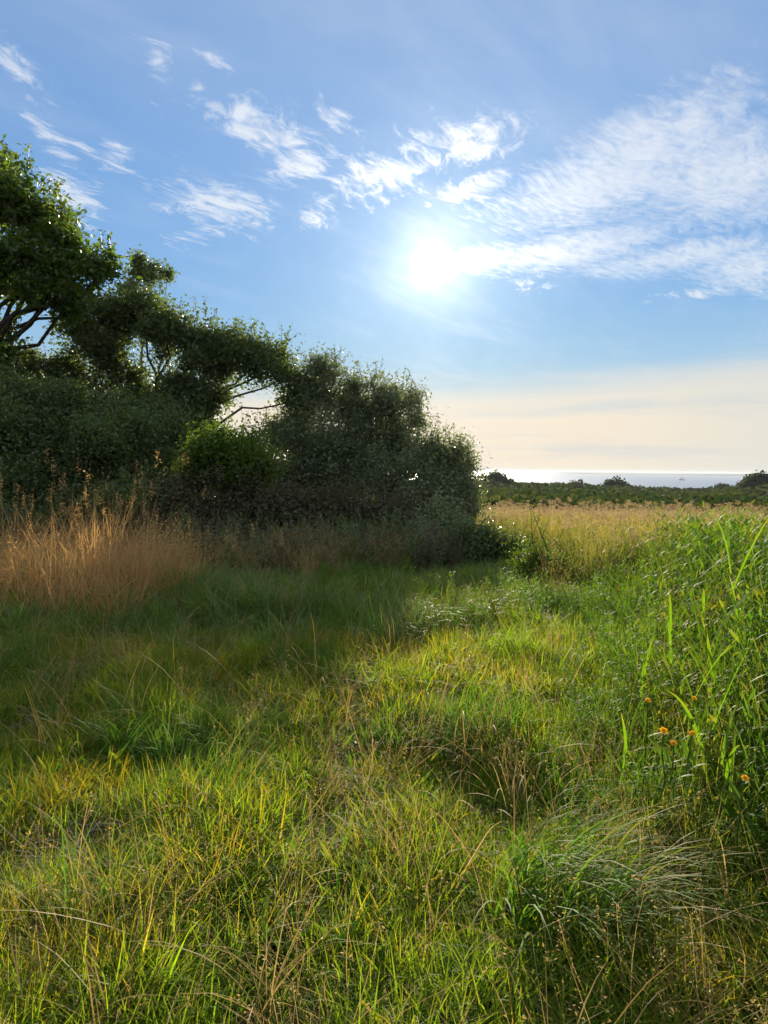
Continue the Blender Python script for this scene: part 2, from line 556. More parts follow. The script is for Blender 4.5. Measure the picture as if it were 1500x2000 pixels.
def build_ground():
    na = 300
    rad = np.concatenate([np.linspace(0.3, 16, 95), np.geomspace(16.4, 760, 95), [1200, 2500, 5000]])
    a = np.linspace(0, 2 * math.pi, na, endpoint=False)
    # finer towards the view
    a = a + 0.62 * np.sin(2 * (a - math.pi / 2)) * 0 + 0
    rr, aa = np.meshgrid(rad, a, indexing='ij')
    x, y = rr * np.cos(aa), rr * np.sin(aa)
    z = terrain(x, y)
    v = np.stack([x, y, z], -1).reshape(-1, 3)
    nr = len(rad)
    i, j = np.meshgrid(np.arange(nr - 1), np.arange(na), indexing='ij')
    j2 = (j + 1) % na
    q = np.stack([i * na + j, (i + 1) * na + j, (i + 1) * na + j2, i * na + j2], -1).reshape(-1, 4)
    mb = MB()
    c = len(v)
    mb.add(np.concatenate([v, [[0, 0, float(terrain([0.0], [0.0])[0])]]]), quads=q,
           tris=[(c, k, (k + 1) % na) for k in range(na)])
    m, T = new_mat('ground')
    g = T.n('ShaderNodeNewGeometry')
    p = g.outputs['Position']
    n1 = T.noise(p, 3.0, 6, 0.6)
    n2 = T.noise(p, 40.0, 4, 0.6)
    n3 = T.noise(p, 0.03, 4, 0.6)
    soil = T.mix(T.smooth(n1, 0.35, 0.65), (0.055, 0.042, 0.024), (0.10, 0.085, 0.045))
    soil = T.mix(T.m('MULTIPLY', T.smooth(n2, 0.5, 0.7), 0.6), soil, (0.17, 0.14, 0.08))
    heath = T.mix(T.smooth(n3, 0.35, 0.65), (0.045, 0.06, 0.022), (0.11, 0.10, 0.045))
    _, py, _ = T.xyz(p)
    cc = T.mix(T.smooth(py, 34, 60), soil, heath)
    pb = T.n('ShaderNodeBsdfPrincipled')
    T.put(pb.inputs['Base Color'], cc)
    pb.inputs['Roughness'].default_value = 0.95
    pb.inputs['Specular IOR Level'].default_value = 0.1
    bn = T.n('ShaderNodeBump')
    bn.inputs['Strength'].default_value = 0.6
    bn.inputs['Distance'].default_value = 0.03
    T.put(bn.inputs['Height'], n2)
    T.t.links.new(bn.outputs[0], pb.inputs['Normal'])
    out = T.n('ShaderNodeOutputMaterial')
    T.t.links.new(pb.outputs[0], out.inputs[0])
    o = link('ground', mb.mesh('ground', m))
    tag(o, 'brown earth of the meadow falling away to the coast', None, None, 'structure')


build_ground()
SEA_Z = -30.0


def build_sea():
    mb = MB()
    na = 96
    rad = np.concatenate([[0], np.geomspace(60, 90000, 40)])
    a = np.linspace(0, 2 * math.pi, na, endpoint=False)
    v = [[0, 0, SEA_Z]]
    for r in rad[1:]:
        for t in a:
            v.append([r * math.cos(t), r * math.sin(t), SEA_Z])
    q = []
    for i in range(len(rad) - 2):
        for j in range(na):
            j2 = (j + 1) % na
            q.append((1 + i * na + j, 1 + (i + 1) * na + j, 1 + (i + 1) * na + j2, 1 + i * na + j2))
    mb.add(v, quads=q, tris=[(0, 1 + k, 1 + (k + 1) % na) for k in range(na)])
    m, T = new_mat('sea_water')
    g = T.n('ShaderNodeNewGeometry')
    p = g.outputs['Position']
    h = T.noise(p, 0.05, 6, 0.65)
    pb = T.n('ShaderNodeBsdfPrincipled')
    T.put(pb.inputs['Base Color'], (0.10, 0.16, 0.25))
    pb.inputs['Roughness'].default_value = 0.32
    pb.inputs['IOR'].default_value = 1.333
    pb.inputs['Specular IOR Level'].default_value = 0.22
    bn = T.n('ShaderNodeBump')
    bn.inputs['Strength'].default_value = 0.5
    bn.inputs['Distance'].default_value = 1.0
    T.put(bn.inputs['Height'], h)
    T.t.links.new(bn.outputs[0], pb.inputs['Normal'])
    out = T.n('ShaderNodeOutputMaterial')
    T.t.links.new(pb.outputs[0], out.inputs[0])
    tag(link('sea', mb.mesh('sea', m)), 'calm pale blue sea reaching to the horizon', None, None, 'structure')


build_sea()


def build_headland():
    rnd = random.Random(5)
    mb = MB()
    xs = np.linspace(2150, 9600, 90)
    v, q = [], []
    for i, x in enumerate(xs):
        t = (x - 2150) / 7450
        h = 8 + 36 * min(1, t * 2.2) + 7 * mnoise.noise((x * 0.0016, 1.3, 0)) + 3 * mnoise.noise((x * 0.008, 5.3, 0))
        h = max(h, 2)
        for (yy, zz) in ((7200 - 900 * t, SEA_Z - 5), (7240 - 900 * t, SEA_Z + h * 0.55), (7500 - 900 * t, SEA_Z + h), (8600, SEA_Z + h * 0.7), (9000, SEA_Z - 5)):
            v.append((x, yy, zz))
    for i in range(len(xs) - 1):
        for k in range(4):
            q.append((i * 5 + k, i * 5 + 5 + k, i * 5 + 6 + k, i * 5 + 1 + k))
    mb.add(v, quads=q)
    tag(link('headland', mb.mesh('headland', plain('headland_rock', (0.06, 0.07, 0.05), (0.12, 0.11, 0.09), 0.004))),
        'low headland across the bay on the horizon', None, None, 'structure')


build_headland()

# ------------------------------------------------------------------ plant prototypes for the uncountable growth
PROTO = {}


def proto(key, name, mb, mat):
    PROTO.setdefault(key, []).append(bpy.data.objects.new(name, mb.mesh(name, mat)))


def ring_base(n, rad):
    a = rng.uniform(0, 2 * math.pi, n)
    r = rad * np.sqrt(rng.random(n))
    return np.stack([r * np.cos(a), r * np.sin(a), np.full(n, -0.02)], -1)


U = rng.uniform
for k in range(5):      # short lit turf
    mb = MB()
    n = 46
    blades(mb, ring_base(n, 0.085), U(0.09, 0.28, n), U(0.004, 0.0085, n), U(0.0, 0.85, n), U(0.2, 2.5, n), U(0, 6.28, n), 5, U(-1, 1, n))
    proto('turf', 'turf_tuft', mb, M['turf'])
for k in range(4):      # long grass lying over
    mb = MB()
    n = 44
    a0 = U(0, 6.28)
    blades(mb, ring_base(n, 0.07), U(0.28, 0.58, n), U(0.005, 0.010, n), U(0.05, 0.5, n), U(0.7, 2.1, n), a0 + rng.normal(0, 0.9, n), 7, U(-1, 1, n))
    proto('lush', 'long_grass_tuft', mb, M['lush'])
for k in range(3):      # dry bents with heads
    mb = MB()
    n = 12
    tips = blades(mb, ring_base(n, 0.09), U(0.22, 0.5, n), U(0.0018, 0.003, n), U(0.0, 0.4, n), U(0.0, 0.8, n), U(0, 6.28, n), 5, U(-1, 1, n), shape='stem')
    for tp in tips:
        c = 9
        p = tp + rng.normal(0, 1, (c, 3)) * [0.008, 0.008, 0.03]
        leaves(mb, p, 0.010, 0.4, int(rng.integers(1e6)), 0.0)
    proto('bent', 'dry_bent', mb, M['straw'])
for k in range(3):      # matted dead thatch
    mb = MB()
    n = 40
    b = ring_base(n, 0.12)
    b[:, 2] = U(0.0, 0.05, n)
    blades(mb, b, U(0.08, 0.26, n), U(0.002, 0.005, n), U(1.2, 1.6, n), U(-0.2, 0.4, n), U(0, 6.28, n), 4, U(-1, 1, n))
    proto('thatch', 'thatch_mat', mb, M['thatch'])
for k in range(4):      # waist-high bank grass
    mb = MB()
    n = 40
    a0 = U(0, 6.28)
    blades(mb, ring_base(n, 0.09), U(0.25, 0.75, n), U(0.007, 0.014, n), U(0.0, 0.5, n), U(0.3, 1.9, n), a0 + rng.normal(0, 1.4, n), 6, U(-1, 1, n))
    proto('bank', 'bank_tuft', mb, M['bank'])
for k in range(3):      # tall pale stalks on the bank
    mb = MB()
    n = 10
    tips = blades(mb, ring_base(n, 0.12), U(0.6, 1.05, n), U(0.003, 0.005, n), U(0.0, 0.25, n), U(0.0, 0.6, n), U(0, 6.28, n), 6, U(-1, 1, n), shape='stem')
    for tp in tips:
        c = 16
        p = tp + rng.normal(0, 1, (c, 3)) * [0.014, 0.014, 0.05] - [0, 0, 0.03]
        leaves(mb, p, 0.022, 0.35, int(rng.integers(1e6)), 0.0)
    proto('stalk', 'bank_stalk', mb, M['straw'])
for k in range(4):      # russet dead stalks
    mb = MB()
    n = 16
    tips = blades(mb, ring_base(n, 0.16), U(0.5, 1.1, n), U(0.003, 0.006, n), U(0.0, 0.5, n), U(-0.1, 0.8, n), U(0, 6.28, n), 6, U(-1, 1, n), shape='stem')
    for tp in tips:
        c = 26
        p = tp + rng.normal(0, 1, (c, 3)) * [0.03, 0.03, 0.10] - [0, 0, 0.08]
        leaves(mb, p, 0.03, 0.45, int(rng.integers(1e6)), 0.0)
    proto('russet', 'russet_stalk', mb, M['russet'])


def weed_proto(key, name, mat, hgt, nst, lf, lw, seedn):
    mb = MB()
    for s in range(nst):
        b = ring_base(1, 0.12)
        h = hgt * U(0.65, 1.1)
        a, th, cv = U(0, 6.28, 1), U(0, 0.22, 1), U(0, 0.35, 1)
        tip = blades(mb, b, np.array([h]), np.array([0.006]), th, cv, a, 5, shape='stem', tone=np.array([0.4]))[0]
        m = int(h / 0.055)
        t = np.linspace(0.12, 0.97, m)
        base = b + (tip - b) * t[:, None]
        base[:, 2] = b[0, 2] + (tip[2] - b[0, 2]) * t
        blades(mb, base, lf * U(0.6, 1.15, m) * (1.15 - 0.55 * t), lw * U(0.7, 1.2, m) * (1.1 - 0.5 * t), U(0.4, 1.0, m), U(0.3, 1.2, m),
               np.arange(m) * 2.4 + U(-0.4, 0.4, m), 4, U(-0.5, 0.5, m), shape='leaf')
        if seedn:
            p = tip + rng.normal(0, 1, (seedn, 3)) * [0.03, 0.03, 0.07]
            leaves(mb, p, 0.026, 0.5, int(rng.integers(1e6)), 0.0, tone=np.full(seedn, 0.95))
    proto(key, name, mb, mat)


for k in range(4):
    weed_proto('weed', 'green_weed', M['weed'], 0.8, 4, 0.15, 0.024, 0)
for k in range(5):      # field crop gone to seed
    mb = MB()
    n = 26
    tips = blades(mb, ring_base(n, 0.2), U(0.5, 0.95, n), U(0.004, 0.007, n), U(0.0, 0.22, n), U(0.0, 0.5, n), U(0, 6.28, n), 5, U(-1, 1, n), shape='stem')
    nl = 70
    j = rng.integers(0, n, nl)
    b = tips[j] * [1, 1, 0]
    b[:, 2] = tips[j, 2] * U(0.15, 0.85, nl)
    blades(mb, b, U(0.07, 0.2, nl), U(0.006, 0.016, nl), U(0.3, 1.1, nl), U(0.2, 1.2, nl), U(0, 6.28, nl), 4, U(-1, 1, nl), shape='leaf')
    proto('field', 'field_stem', mb, M['field'])
for k in range(4):      # seed heads
    mb = MB()
    n = 9
    tips = blades(mb, ring_base(n, 0.2), U(0.65, 1.0, n), U(0.003, 0.005, n), U(0.0, 0.2, n), U(0.0, 0.35, n), U(0, 6.28, n), 4, U(-1, 1, n), shape='stem')
    for tp in tips:
        c = 26
        p = tp + rng.normal(0, 1, (c, 3)) * [0.035, 0.035, 0.06] - [0, 0, 0.04]
        leaves(mb, p, 0.03, 0.5, int(rng.integers(1e6)), 0.2)
    proto('seed', 'seed_stem', mb, M['seed'])
for k in range(4):      # umbels
    mb = MB()
    n = 2
    tips = blades(mb, ring_base(n, 0.1), U(0.8, 1.15, n), U(0.006, 0.009, n), U(0.0, 0.12, n), U(0.0, 0.2, n), U(0, 6.28, n), 4, U(-1, 1, n), shape='stem')
    for tp in tips:
        m = 12
        a = np.arange(m) * 2.4
        e = blades(mb, np.repeat(tp[None], m, 0), U(0.05, 0.09, m), np.full(m, 0.002), U(0.3, 1.0, m), np.full(m, -0.2), a, 3, shape='stem')
        for q in e:
            leaves(mb, q + rng.normal(0, 0.008, (7, 3)), 0.016, 0.7, int(rng.integers(1e6)), 1.0)
    proto('umbel', 'umbel_stem', mb, M['seed'])
for k in range(4):      # upright broad green grass
    mb = MB()
    n = 30
    blades(mb, ring_base(n, 0.12), U(0.35, 0.85, n), U(0.006, 0.012, n), U(0.0, 0.3, n), U(0.2, 1.5, n), U(0, 6.28, n), 6, U(-1, 1, n))
    proto('upright', 'upright_grass', mb, M['weed'])
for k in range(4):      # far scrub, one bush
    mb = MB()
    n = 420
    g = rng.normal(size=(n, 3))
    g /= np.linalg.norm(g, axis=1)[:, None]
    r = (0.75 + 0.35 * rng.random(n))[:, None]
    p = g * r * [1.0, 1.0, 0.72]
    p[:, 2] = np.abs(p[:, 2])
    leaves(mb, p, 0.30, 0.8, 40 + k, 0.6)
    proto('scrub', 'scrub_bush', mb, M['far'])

for k in range(4):
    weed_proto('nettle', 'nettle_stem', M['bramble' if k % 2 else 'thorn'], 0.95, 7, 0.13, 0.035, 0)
for k in range(4):      # long fallen arcs
    mb = MB()
    n = 9
    blades(mb, ring_base(n, 0.1), U(0.35, 0.75, n), U(0.003, 0.0055, n), U(0.2, 0.7, n), U(0.9, 2.2, n), U(0, 6.28, n), 9, U(-1, 1, n), kink=U(-0.3, 0.5, n))
    proto('arc', 'fallen_blade', mb, M['straw'])
for k in range(4):      # small broad leaves low in the turf
    mb = MB()
    n = 16
    blades(mb, ring_base(n, 0.09), U(0.07, 0.2, n), U(0.012, 0.024, n), U(0.2, 1.0, n), U(0.3, 1.2, n), U(0, 6.28, n), 4, U(-1, 1, n), shape='leaf')
    proto('broad', 'broad_leaf', mb, M['weed'])

PROTO_COLS = {}


def scatter(name, keys, pts, label, cat, scale, tilt=0.12, sink=0.0, flat=1.0, lean=None):
    """one object of uncountable growth: instances of the listed tufts at the given points"""
    objs = list({o.name: o for k in keys for o in PROTO[k]}.values())
    ck = tuple(keys)
    if ck not in PROTO_COLS:
        c = bpy.data.collections.new('tufts_' + '_'.join(keys))
        for o in objs:
            c.objects.link(o)
        PROTO_COLS[ck] = (c, len(objs))
    c, no = PROTO_COLS[ck]
    n = len(pts)
    me = bpy.data.meshes.new(name)
    me.vertices.add(n)
    p = np.asarray(pts, float).copy()
    p[:, 2] -= sink
    me.vertices.foreach_set('co', p.astype(np.float32).ravel())
    rot = np.stack([rng.normal(0, tilt, n), rng.normal(0, tilt, n), U(0, 6.28, n)], -1)
    if lean is not None:
        rot[:, 0] += lean[0]
        rot[:, 1] += lean[1]
    sc = np.asarray(scale, float)
    sc3 = np.stack([sc, sc, sc * flat], -1)
    a = me.attributes.new('rot', 'FLOAT_VECTOR', 'POINT')
    a.data.foreach_set('vector', rot.astype(np.float32).ravel())
    a = me.attributes.new('scl', 'FLOAT_VECTOR', 'POINT')
    a.data.foreach_set('vector', sc3.astype(np.float32).ravel())
    a = me.attributes.new('pick', 'INT', 'POINT')
    a.data.foreach_set('value', rng.integers(0, no, n).astype(np.int32))
    o = link(name, me)
    ng = bpy.data.node_groups.new('scatter_' + name, 'GeometryNodeTree')
    ng.interface.new_socket('Geometry', in_out='INPUT', socket_type='NodeSocketGeometry')
    ng.interface.new_socket('Geometry', in_out='OUTPUT', socket_type='NodeSocketGeometry')
    N, Lk = ng.nodes, ng.links
    gi, go = N.new('NodeGroupInput'), N.new('NodeGroupOutput')
    ci = N.new('GeometryNodeCollectionInfo')
    ci.inputs['Collection'].default_value = c
    ci.inputs['Separate Children'].default_value = True
    ci.inputs['Reset Children'].default_value = True
    iop = N.new('GeometryNodeInstanceOnPoints')
    iop.inputs['Pick Instance'].default_value = True

    def na(nm, typ):
        nd = N.new('GeometryNodeInputNamedAttribute')
        nd.data_type = typ
        nd.inputs['Name'].default_value = nm
        return nd.outputs['Attribute']
    er = N.new('FunctionNodeEulerToRotation')
    Lk.new(na('rot', 'FLOAT_VECTOR'), er.inputs[0])
    Lk.new(gi.outputs[0], iop.inputs['Points'])
    Lk.new(ci.outputs[0], iop.inputs['Instance'])
    Lk.new(na('pick', 'INT'), iop.inputs['Instance Index'])
    Lk.new(er.outputs[0], iop.inputs['Rotation'])
    Lk.new(na('scl', 'FLOAT_VECTOR'), iop.inputs['Scale'])
    Lk.new(iop.outputs[0], go.inputs[0])
    md = o.modifiers.new('scatter', 'NODES')
    md.node_group = ng
    tag(o, label, cat, None, 'stuff')
    return o


XB_Y = [0, 2.0, 2.9, 4.6, 7.0, 8.6, 9.6, 12, 17, 24, 45]
XB_X = [2.4, 1.75, 1.0, 1.4, 2.1, 2.5, 2.75, 2.75, 2.6, 3.3, 6.1]


def xb(y):
    return np.interp(y, XB_Y, XB_X)


def sample(n, x0, x1, y0, y1, wedge=True):
    y = U(y0, y1, n)
    x = U(x0, x1, n)
    if wedge:
        k = np.abs(x) < 0.62 * y + 1.3
        x, y = x[k], y[k]
    return x, y


def pts_of(x, y):
    return np.stack([x, y, terrain(x, y)], -1)


def path_dist(x, y):
    """distance from the worn line through the grass"""
    return np.abs(x - np.interp(y, [1.5, 2.4, 3.2, 4.4, 5.4, 6.5, 8], [-0.35, -0.24, -0.2, -0.2, 0.0, 0.6, 1.1]))


def bare(x, y):
    return (np.hypot(x - 1.03, y - 2.95) < 0.17) | (np.hypot(x + 0.26, y - 3.62) < 0.10) | (np.hypot(x + 1.05, y - 2.55) < 0.1)


# --- the near meadow
x, y = sample(21000, -4.6, 3.4, 0.9, 6.6)
k = (x < xb(y) + 0.25) & (rng.random(len(x)) < np.clip(0.22 + path_dist(x, y) * 2.4, 0.2, 1)) & ~bare(x, y)
x, y = x[k], y[k]
s = 0.9 + 0.75 * vnoise(x, y, 1.9, 4.4) + 0.3 * vnoise(x, y, 0.6, 14.4) + U(-0.2, 0.3, len(x))
s *= np.clip(0.7 + path_dist(x, y) * 1.2, 0.7, 1)
scatter('meadow_grass', ['turf'], pts_of(x, y), 'short yellow-green sunlit grass covering the foreground', 'grass', np.clip(s * 0.82, 0.4, 1.2))
x, y = sample(4200, -4.6, 3.2, 0.9, 7.2)
ln = vnoise(x, y, 0.85, 21.0)
k = (x < xb(y) + 0.2) & (ln > 0.14) & (path_dist(x, y) > 0.25)
x, y = x[k], y[k]
scatter('long_meadow_grass', ['lush'], pts_of(x, y), 'longer green grass lying over in patches in the foreground', 'grass', U(0.45, 0.75, len(x)), 0.2)
x, y = sample(900, -4.6, 3.0, 0.9, 8.5)
k = (x < xb(y) + 0.1) & (vnoise(x, y, 0.7, 33.0) > -0.12)
x, y = x[k], y[k]
scatter('dry_bents', ['bent'], pts_of(x, y), 'thin straw coloured grass stems standing among the foreground grass', 'grass', U(0.5, 1.05, len(x)), 0.3)
x, y = sample(2600, -3.0, 2.6, 0.9, 7.5)
k = ((path_dist(x, y) < 0.16 * rng.random(len(x))) & (y > 2.3)) | (vnoise(x, y, 1.1, 51.0) > 0.3)
x, y = x[k], y[k]
scatter('dead_thatch', ['thatch'], pts_of(x, y), 'grey dead grass thatch along the worn line', 'thatch', U(0.7, 1.2, len(x)), 0.15)

# --- the bank under the hedge
x, y = sample(5600, -11, 2.6, 5.6, 13.5)
edge = 5.9 + 0.35 * vnoise(x, x * 0, 0.9, 2.0) + np.clip(x + 0.2, 0, 4) * 1.0
k = (y > edge) & (x < xb(y)) & (rng.random(len(x)) < 0.95)
x, y = x[k], y[k]
s = np.clip(0.62 + 0.5 * vnoise(x, y, 0.9, 14.0) + 0.3 * vnoise(x, y, 2.4, 41.0) + U(-0.15, 0.2, len(x)), 0.25, 1.1) * np.interp(y, [6, 9, 12], [1.0, 0.85, 0.6])
s *= np.where(x > 0.3, 0.8, 1.0)
scatter('bank_grass', ['bank'], pts_of(x, y), 'tall shaded green grass in front of the hedge', 'grass', s, 0.15)
x, y = sample(1300, -6, 2.2, 6.0, 11.0)
k = (vnoise(x, y, 0.7, 25.0) > 0.0) & (x < xb(y))
x, y = x[k], y[k]
scatter('bank_weeds', ['weed'], pts_of(x, y), 'leafy weeds in the shaded bank grass', 'weeds', U(0.3, 0.65, len(x)), 0.2)
x, y = sample(1300, -9, 2.0, 8.2, 12.0)
k = (vnoise(x, y, 0.45, 71.0) > -0.05) & (x < xb(y) - 0.1)
x, y = x[k], y[k]
scatter('bank_stalks', ['stalk'], pts_of(x, y), 'tall pale seeding stalks in front of the dark hedge', 'grass', U(0.45, 0.8, len(x)), 0.2)
x, y = sample(2200, -0.6, 2.6, 4.6, 10.5)
k = (x < xb(y) + 0.1) & (vnoise(x, y, 0.8, 77.0) > -0.05)
x, y = x[k], y[k]
scatter('path_side_grass', ['turf'], pts_of(x, y), 'tan and yellow rough grass beside the path bend', 'grass', U(0.9, 1.5, len(x)), 0.2)

x, y = sample(420, -6.5, -0.2, 6.8, 11.0)
k = vnoise(x, y, 0.5, 91.0) > 0.05 + 0.3 * (x > -2.6)
x, y = x[k], y[k]
scatter('russet_grass', ['russet', 'stalk'], pts_of(x, y), 'russet and tan dead stems on the left of the bank', 'grass', U(0.35, 0.9, len(x)), 0.3)
x, y = sample(7200, -14, 2.0, 9.4, 20)
k = (x < 1.1 + 0.05 * y - 0.25) & (y > np.interp(x, [-5, -3.2, -2, 0.6, 1.4], [11.8, 11.4, 9.9, 10.2, 11.6]) + 0.5 * vnoise(x, y, 0.8, 17.0))
x, y = x[k], y[k]
scatter('hedge_undergrowth', ['nettle'], pts_of(x, y), 'dark tangle of nettles and brambles under the hedge', 'undergrowth', U(0.5, 1.15, len(x)) * np.interp(y, [9.5, 12.5], [0.7, 1.0]), 0.2)
x, y = sample(380, -4.4, 2.2, 0.9, 6.0)
k = (x < xb(y) + 0.1)
x, y = x[k], y[k]
scatter('fallen_blades', ['arc'], pts_of(x, y), 'long dry blades arching over the foreground grass', 'grass', U(0.6, 1.1, len(x)), 0.25)
x, y = sample(2600, -4.4, 3.0, 0.9, 7.0)
k = (x < xb(y) + 0.3) & (vnoise(x, y, 1.3, 61.0) > 0.0)
x, y = x[k], y[k]
scatter('broad_leaves', ['broad'], pts_of(x, y), 'low broad leaves scattered in the foreground turf', 'weeds', U(0.7, 1.3, len(x)), 0.2)

# --- tall growth on the right and the field
x, y = sample(7400, 0.6, 9.0, 1.4, 10.2)
dxb = x - xb(y)
k = (dxb > -0.35)
x, y, dxb = x[k], y[k], dxb[k]
s = np.clip(0.44 + 0.62 * dxb, 0.28, 1.22) * U(0.8, 1.2, len(x))
scatter('tall_weeds', ['weed', 'lush'], pts_of(x, y), 'tall leafy green weeds crowding the right side', 'weeds', s, 0.12)
x, y = sample(3000, 0.6, 9.0, 1.6, 10.2)
dxb = x - xb(y)
k = (dxb > -0.3)
x, y, dxb = x[k], y[k], dxb[k]
scatter('weed_grass', ['upright'], pts_of(x, y), 'green grass growing among the tall weeds on the right', 'grass', U(0.7, 1.15, len(x)) * np.clip(0.5 + 0.6 * dxb, 0.35, 1.0), 0.15)
x, y = sample(26000, -2, 30, 8.8, 40)
k = (x > xb(y)) & (y < 37.5 + 1.2 * np.sin(x * 0.3))
x, y = x[k], y[k]
scatter('field_crop', ['field'], pts_of(x, y), 'field of tall stems going to seed right of the hedge', 'crop', U(0.75, 1.1, len(x)), 0.1)
x, y = sample(10000, -2, 30, 9.2, 40)
k = (x > xb(y)) & (y < 37.5 + 1.2 * np.sin(x * 0.3)) & (rng.random(len(x)) < np.clip((y - 6) / 14, 0.15, 1))
x, y = x[k], y[k]
scatter('field_seed_heads', ['seed', 'seed', 'umbel'], pts_of(x, y), 'pinkish tan seed heads over the far half of the field', 'crop', U(0.75, 1.08, len(x)), 0.1)

# --- scrub on the slope to the coast
n = 30000
y = 42 * (455 / 42) ** rng.random(n)
x = U(-0.55, 0.70, n) * y
k = vnoise(x, y, 0.02, 8.0) + 0.4 * vnoise(x, y, 0.08, 1.0) > -0.22
strip = (np.abs(y - 255) < 30) & (x > 0.40 * y) & (x < 0.54 * y)
k &= ~strip
x, y = x[k], y[k]
z = terrain(x, y)
s = np.clip(rng.lognormal(0.1, 0.6, len(x)), 0.35, 3.4) * np.clip(0.55 + y / 260, 0.6, 1.5)
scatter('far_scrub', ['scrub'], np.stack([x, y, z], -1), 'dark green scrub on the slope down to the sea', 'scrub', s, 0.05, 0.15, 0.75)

# ------------------------------------------------------------------ trees and bushes
def crown_points(blobs, dens, rnd, g, spread):
    """twig ends through every lobe of a crown: positions, lobe index"""
    out, own = [], []
    for bi, (c, r, thin) in enumerate(blobs):
        nsub = 5 + int(7 * min(1.5, r))
        subs = []
        for k_ in range(nsub):
            v = g.normal(size=3)
            v /= np.linalg.norm(v)
            subs.append((np.array(c) + v * r * g.uniform(0.45, 0.82) * [1, 1, 0.9], r * g.uniform(0.26, 0.52)))
        subs.append((np.array(c), r * 0.55))
        tot = sum(q[1] ** 2 for q in subs)
        for (sc_, sr) in subs:
            n = max(3, int(dens * thin * r ** 2 * sr ** 2 / tot))
            dv = g.normal(size=(n, 3))
            dv /= np.linalg.norm(dv, axis=1)[:, None]
            rad = sr * g.random(n) ** 0.5 * g.uniform(0.8, 1.25, n)
            out.append(sc_ + dv * rad[:, None] * [1, 1, 0.8])
            own.append(np.full(n, bi))
        n = max(4, int(dens * thin * r ** 2 * 0.16))
        dv = g.normal(size=(n, 3))
        dv /= np.linalg.norm(dv, axis=1)[:, None]
        out.append(np.array(c) + dv * (r * g.uniform(0.5, 1.14, n))[:, None])
        own.append(np.full(n, bi))
    return np.concatenate(out), np.concatenate(own)


LEAFY = 5.6
N_LEAF = 0


def woody(name, label, cat, base, blobs_px, leaf, leaf_size, leaf_aspect, seed, dens=70, per=26, trunk_r=0.12, fork=0.45, shoots=0,
          group=None, depth=0.5, stems=1, spread=0.15, extra_limbs=()):
    """tree or bush: trunk and limbs reaching into every lobe, twigs with single leaves"""
    rnd = random.Random(seed)
    g = np.random.default_rng(seed)
    base = Vector(base)
    base.z = float(terrain([base.x], [base.y])[0]) - 0.05
    root = link(name, None, None, base)
    root.empty_display_size = 0.3
    tag(root, label, cat, group)
    blobs = []
    for (px, py, r, Y, *th) in blobs_px:
        c = at(px, py, Y + rnd.uniform(-depth, depth))
        blobs.append((c - base, r * Y / FPX, th[0] if th else 1.0))
    top = max(b[0].z for b in blobs)
    cen = Vector((0, 0, 0))
    for b in blobs:
        cen += b[0] / len(blobs)
    forks = []
    for st_ in range(stems):
        a = st_ * 2.4 + rnd.random()
        off = Vector((math.cos(a), math.sin(a), 0)) * (0.0 if stems == 1 else 0.25)
        f = Vector((cen.x * 0.5, cen.y * 0.5, max(top * fork, 0.25))) + off * 1.5
        wood = MB()
        tube(wood, wander(off, f, 6, 0.06, rnd), trunk_r * 1.15, trunk_r * 0.7, 8, rnd.random())
        forks.append(f)
        link('trunk' if cat == 'tree' else 'stem', wood.mesh(name + '_wood', M['bark']), root)
    P, own = crown_points(blobs, dens * LEAFY, rnd, g, spread)
    for bi, (c, r, th) in enumerate(blobs):
        f = min(forks, key=lambda q: (q - c).length)
        pts = wander(f, c, 6, 0.09, rnd, 0.04)
        rr = max(0.012, trunk_r * 0.3)
        limb = MB()
        tube(limb, pts, rr, rr * 0.32, 6)
        idx = np.where(own == bi)[0]
        for i in idx[-min(30, max(4, int(dens * LEAFY * th * r ** 2 * 0.16))):]:
            q = Vector(P[i])
            tube(limb, [c + (q - c) * 0.45, c + (q - c) * 0.75 + Vector((rnd.gauss(0, .03), 0, .03)), q], 0.009, 0.003, 3)
        for i in idx[:: max(1, len(idx) // 16)]:
            tube(limb, wander(c * 0.94 + pts[-2] * 0.06, Vector(P[i]), 3, 0.14, rnd), rr * 0.28, 0.003, 4)
        link('limb', limb.mesh(name + '_limb', M['bark']), root)
    for (a, b, r0) in extra_limbs:
        limb = MB()
        tube(limb, wander(a - base, b - base, 8, 0.07, rnd), r0, r0 * 0.3, 6)
        link('limb', limb.mesh(name + '_limb', M['bark']), root)
    lv = MB()
    n = len(P)
    per = int(per * 1.3)
    global N_LEAF
    N_LEAF += n * per
    Lp = np.repeat(P, per, 0) + g.normal(size=(n * per, 3)) * spread * g.uniform(0.5, 1.2, (n, 1)).repeat(per, 0)
    tn = np.clip(np.repeat(g.random(n), per) * 0.6 + g.random(n * per) * 0.4, 0, 1)
    leaves(lv, Lp, leaf_size, leaf_aspect, seed + 1, 0.5, tn)
    for s in range(shoots):
        c, r, th = blobs[rnd.randrange(len(blobs))]
        a = rnd.uniform(0, 6.28)
        st = c + Vector((math.cos(a) * r * 0.6, math.sin(a) * r * 0.6, r * 0.75))
        en = st + Vector((rnd.gauss(0, 0.12), rnd.gauss(0, 0.12), rnd.uniform(0.2, 0.55)))
        tube(lv, [st, en], 0.006, 0.003, 3, 0.1)
        m = 22
        t = g.random(m)[:, None]
        leaves(lv, np.array(st) + (np.array(en) - np.array(st)) * t + g.normal(size=(m, 3)) * 0.03, leaf_size * 0.9, leaf_aspect, seed + 7 + s)
    link('crown', lv.mesh(name + '_crown', leaf), root)
    return root


def on(px, Y):
    return at(px, 1000, Y)


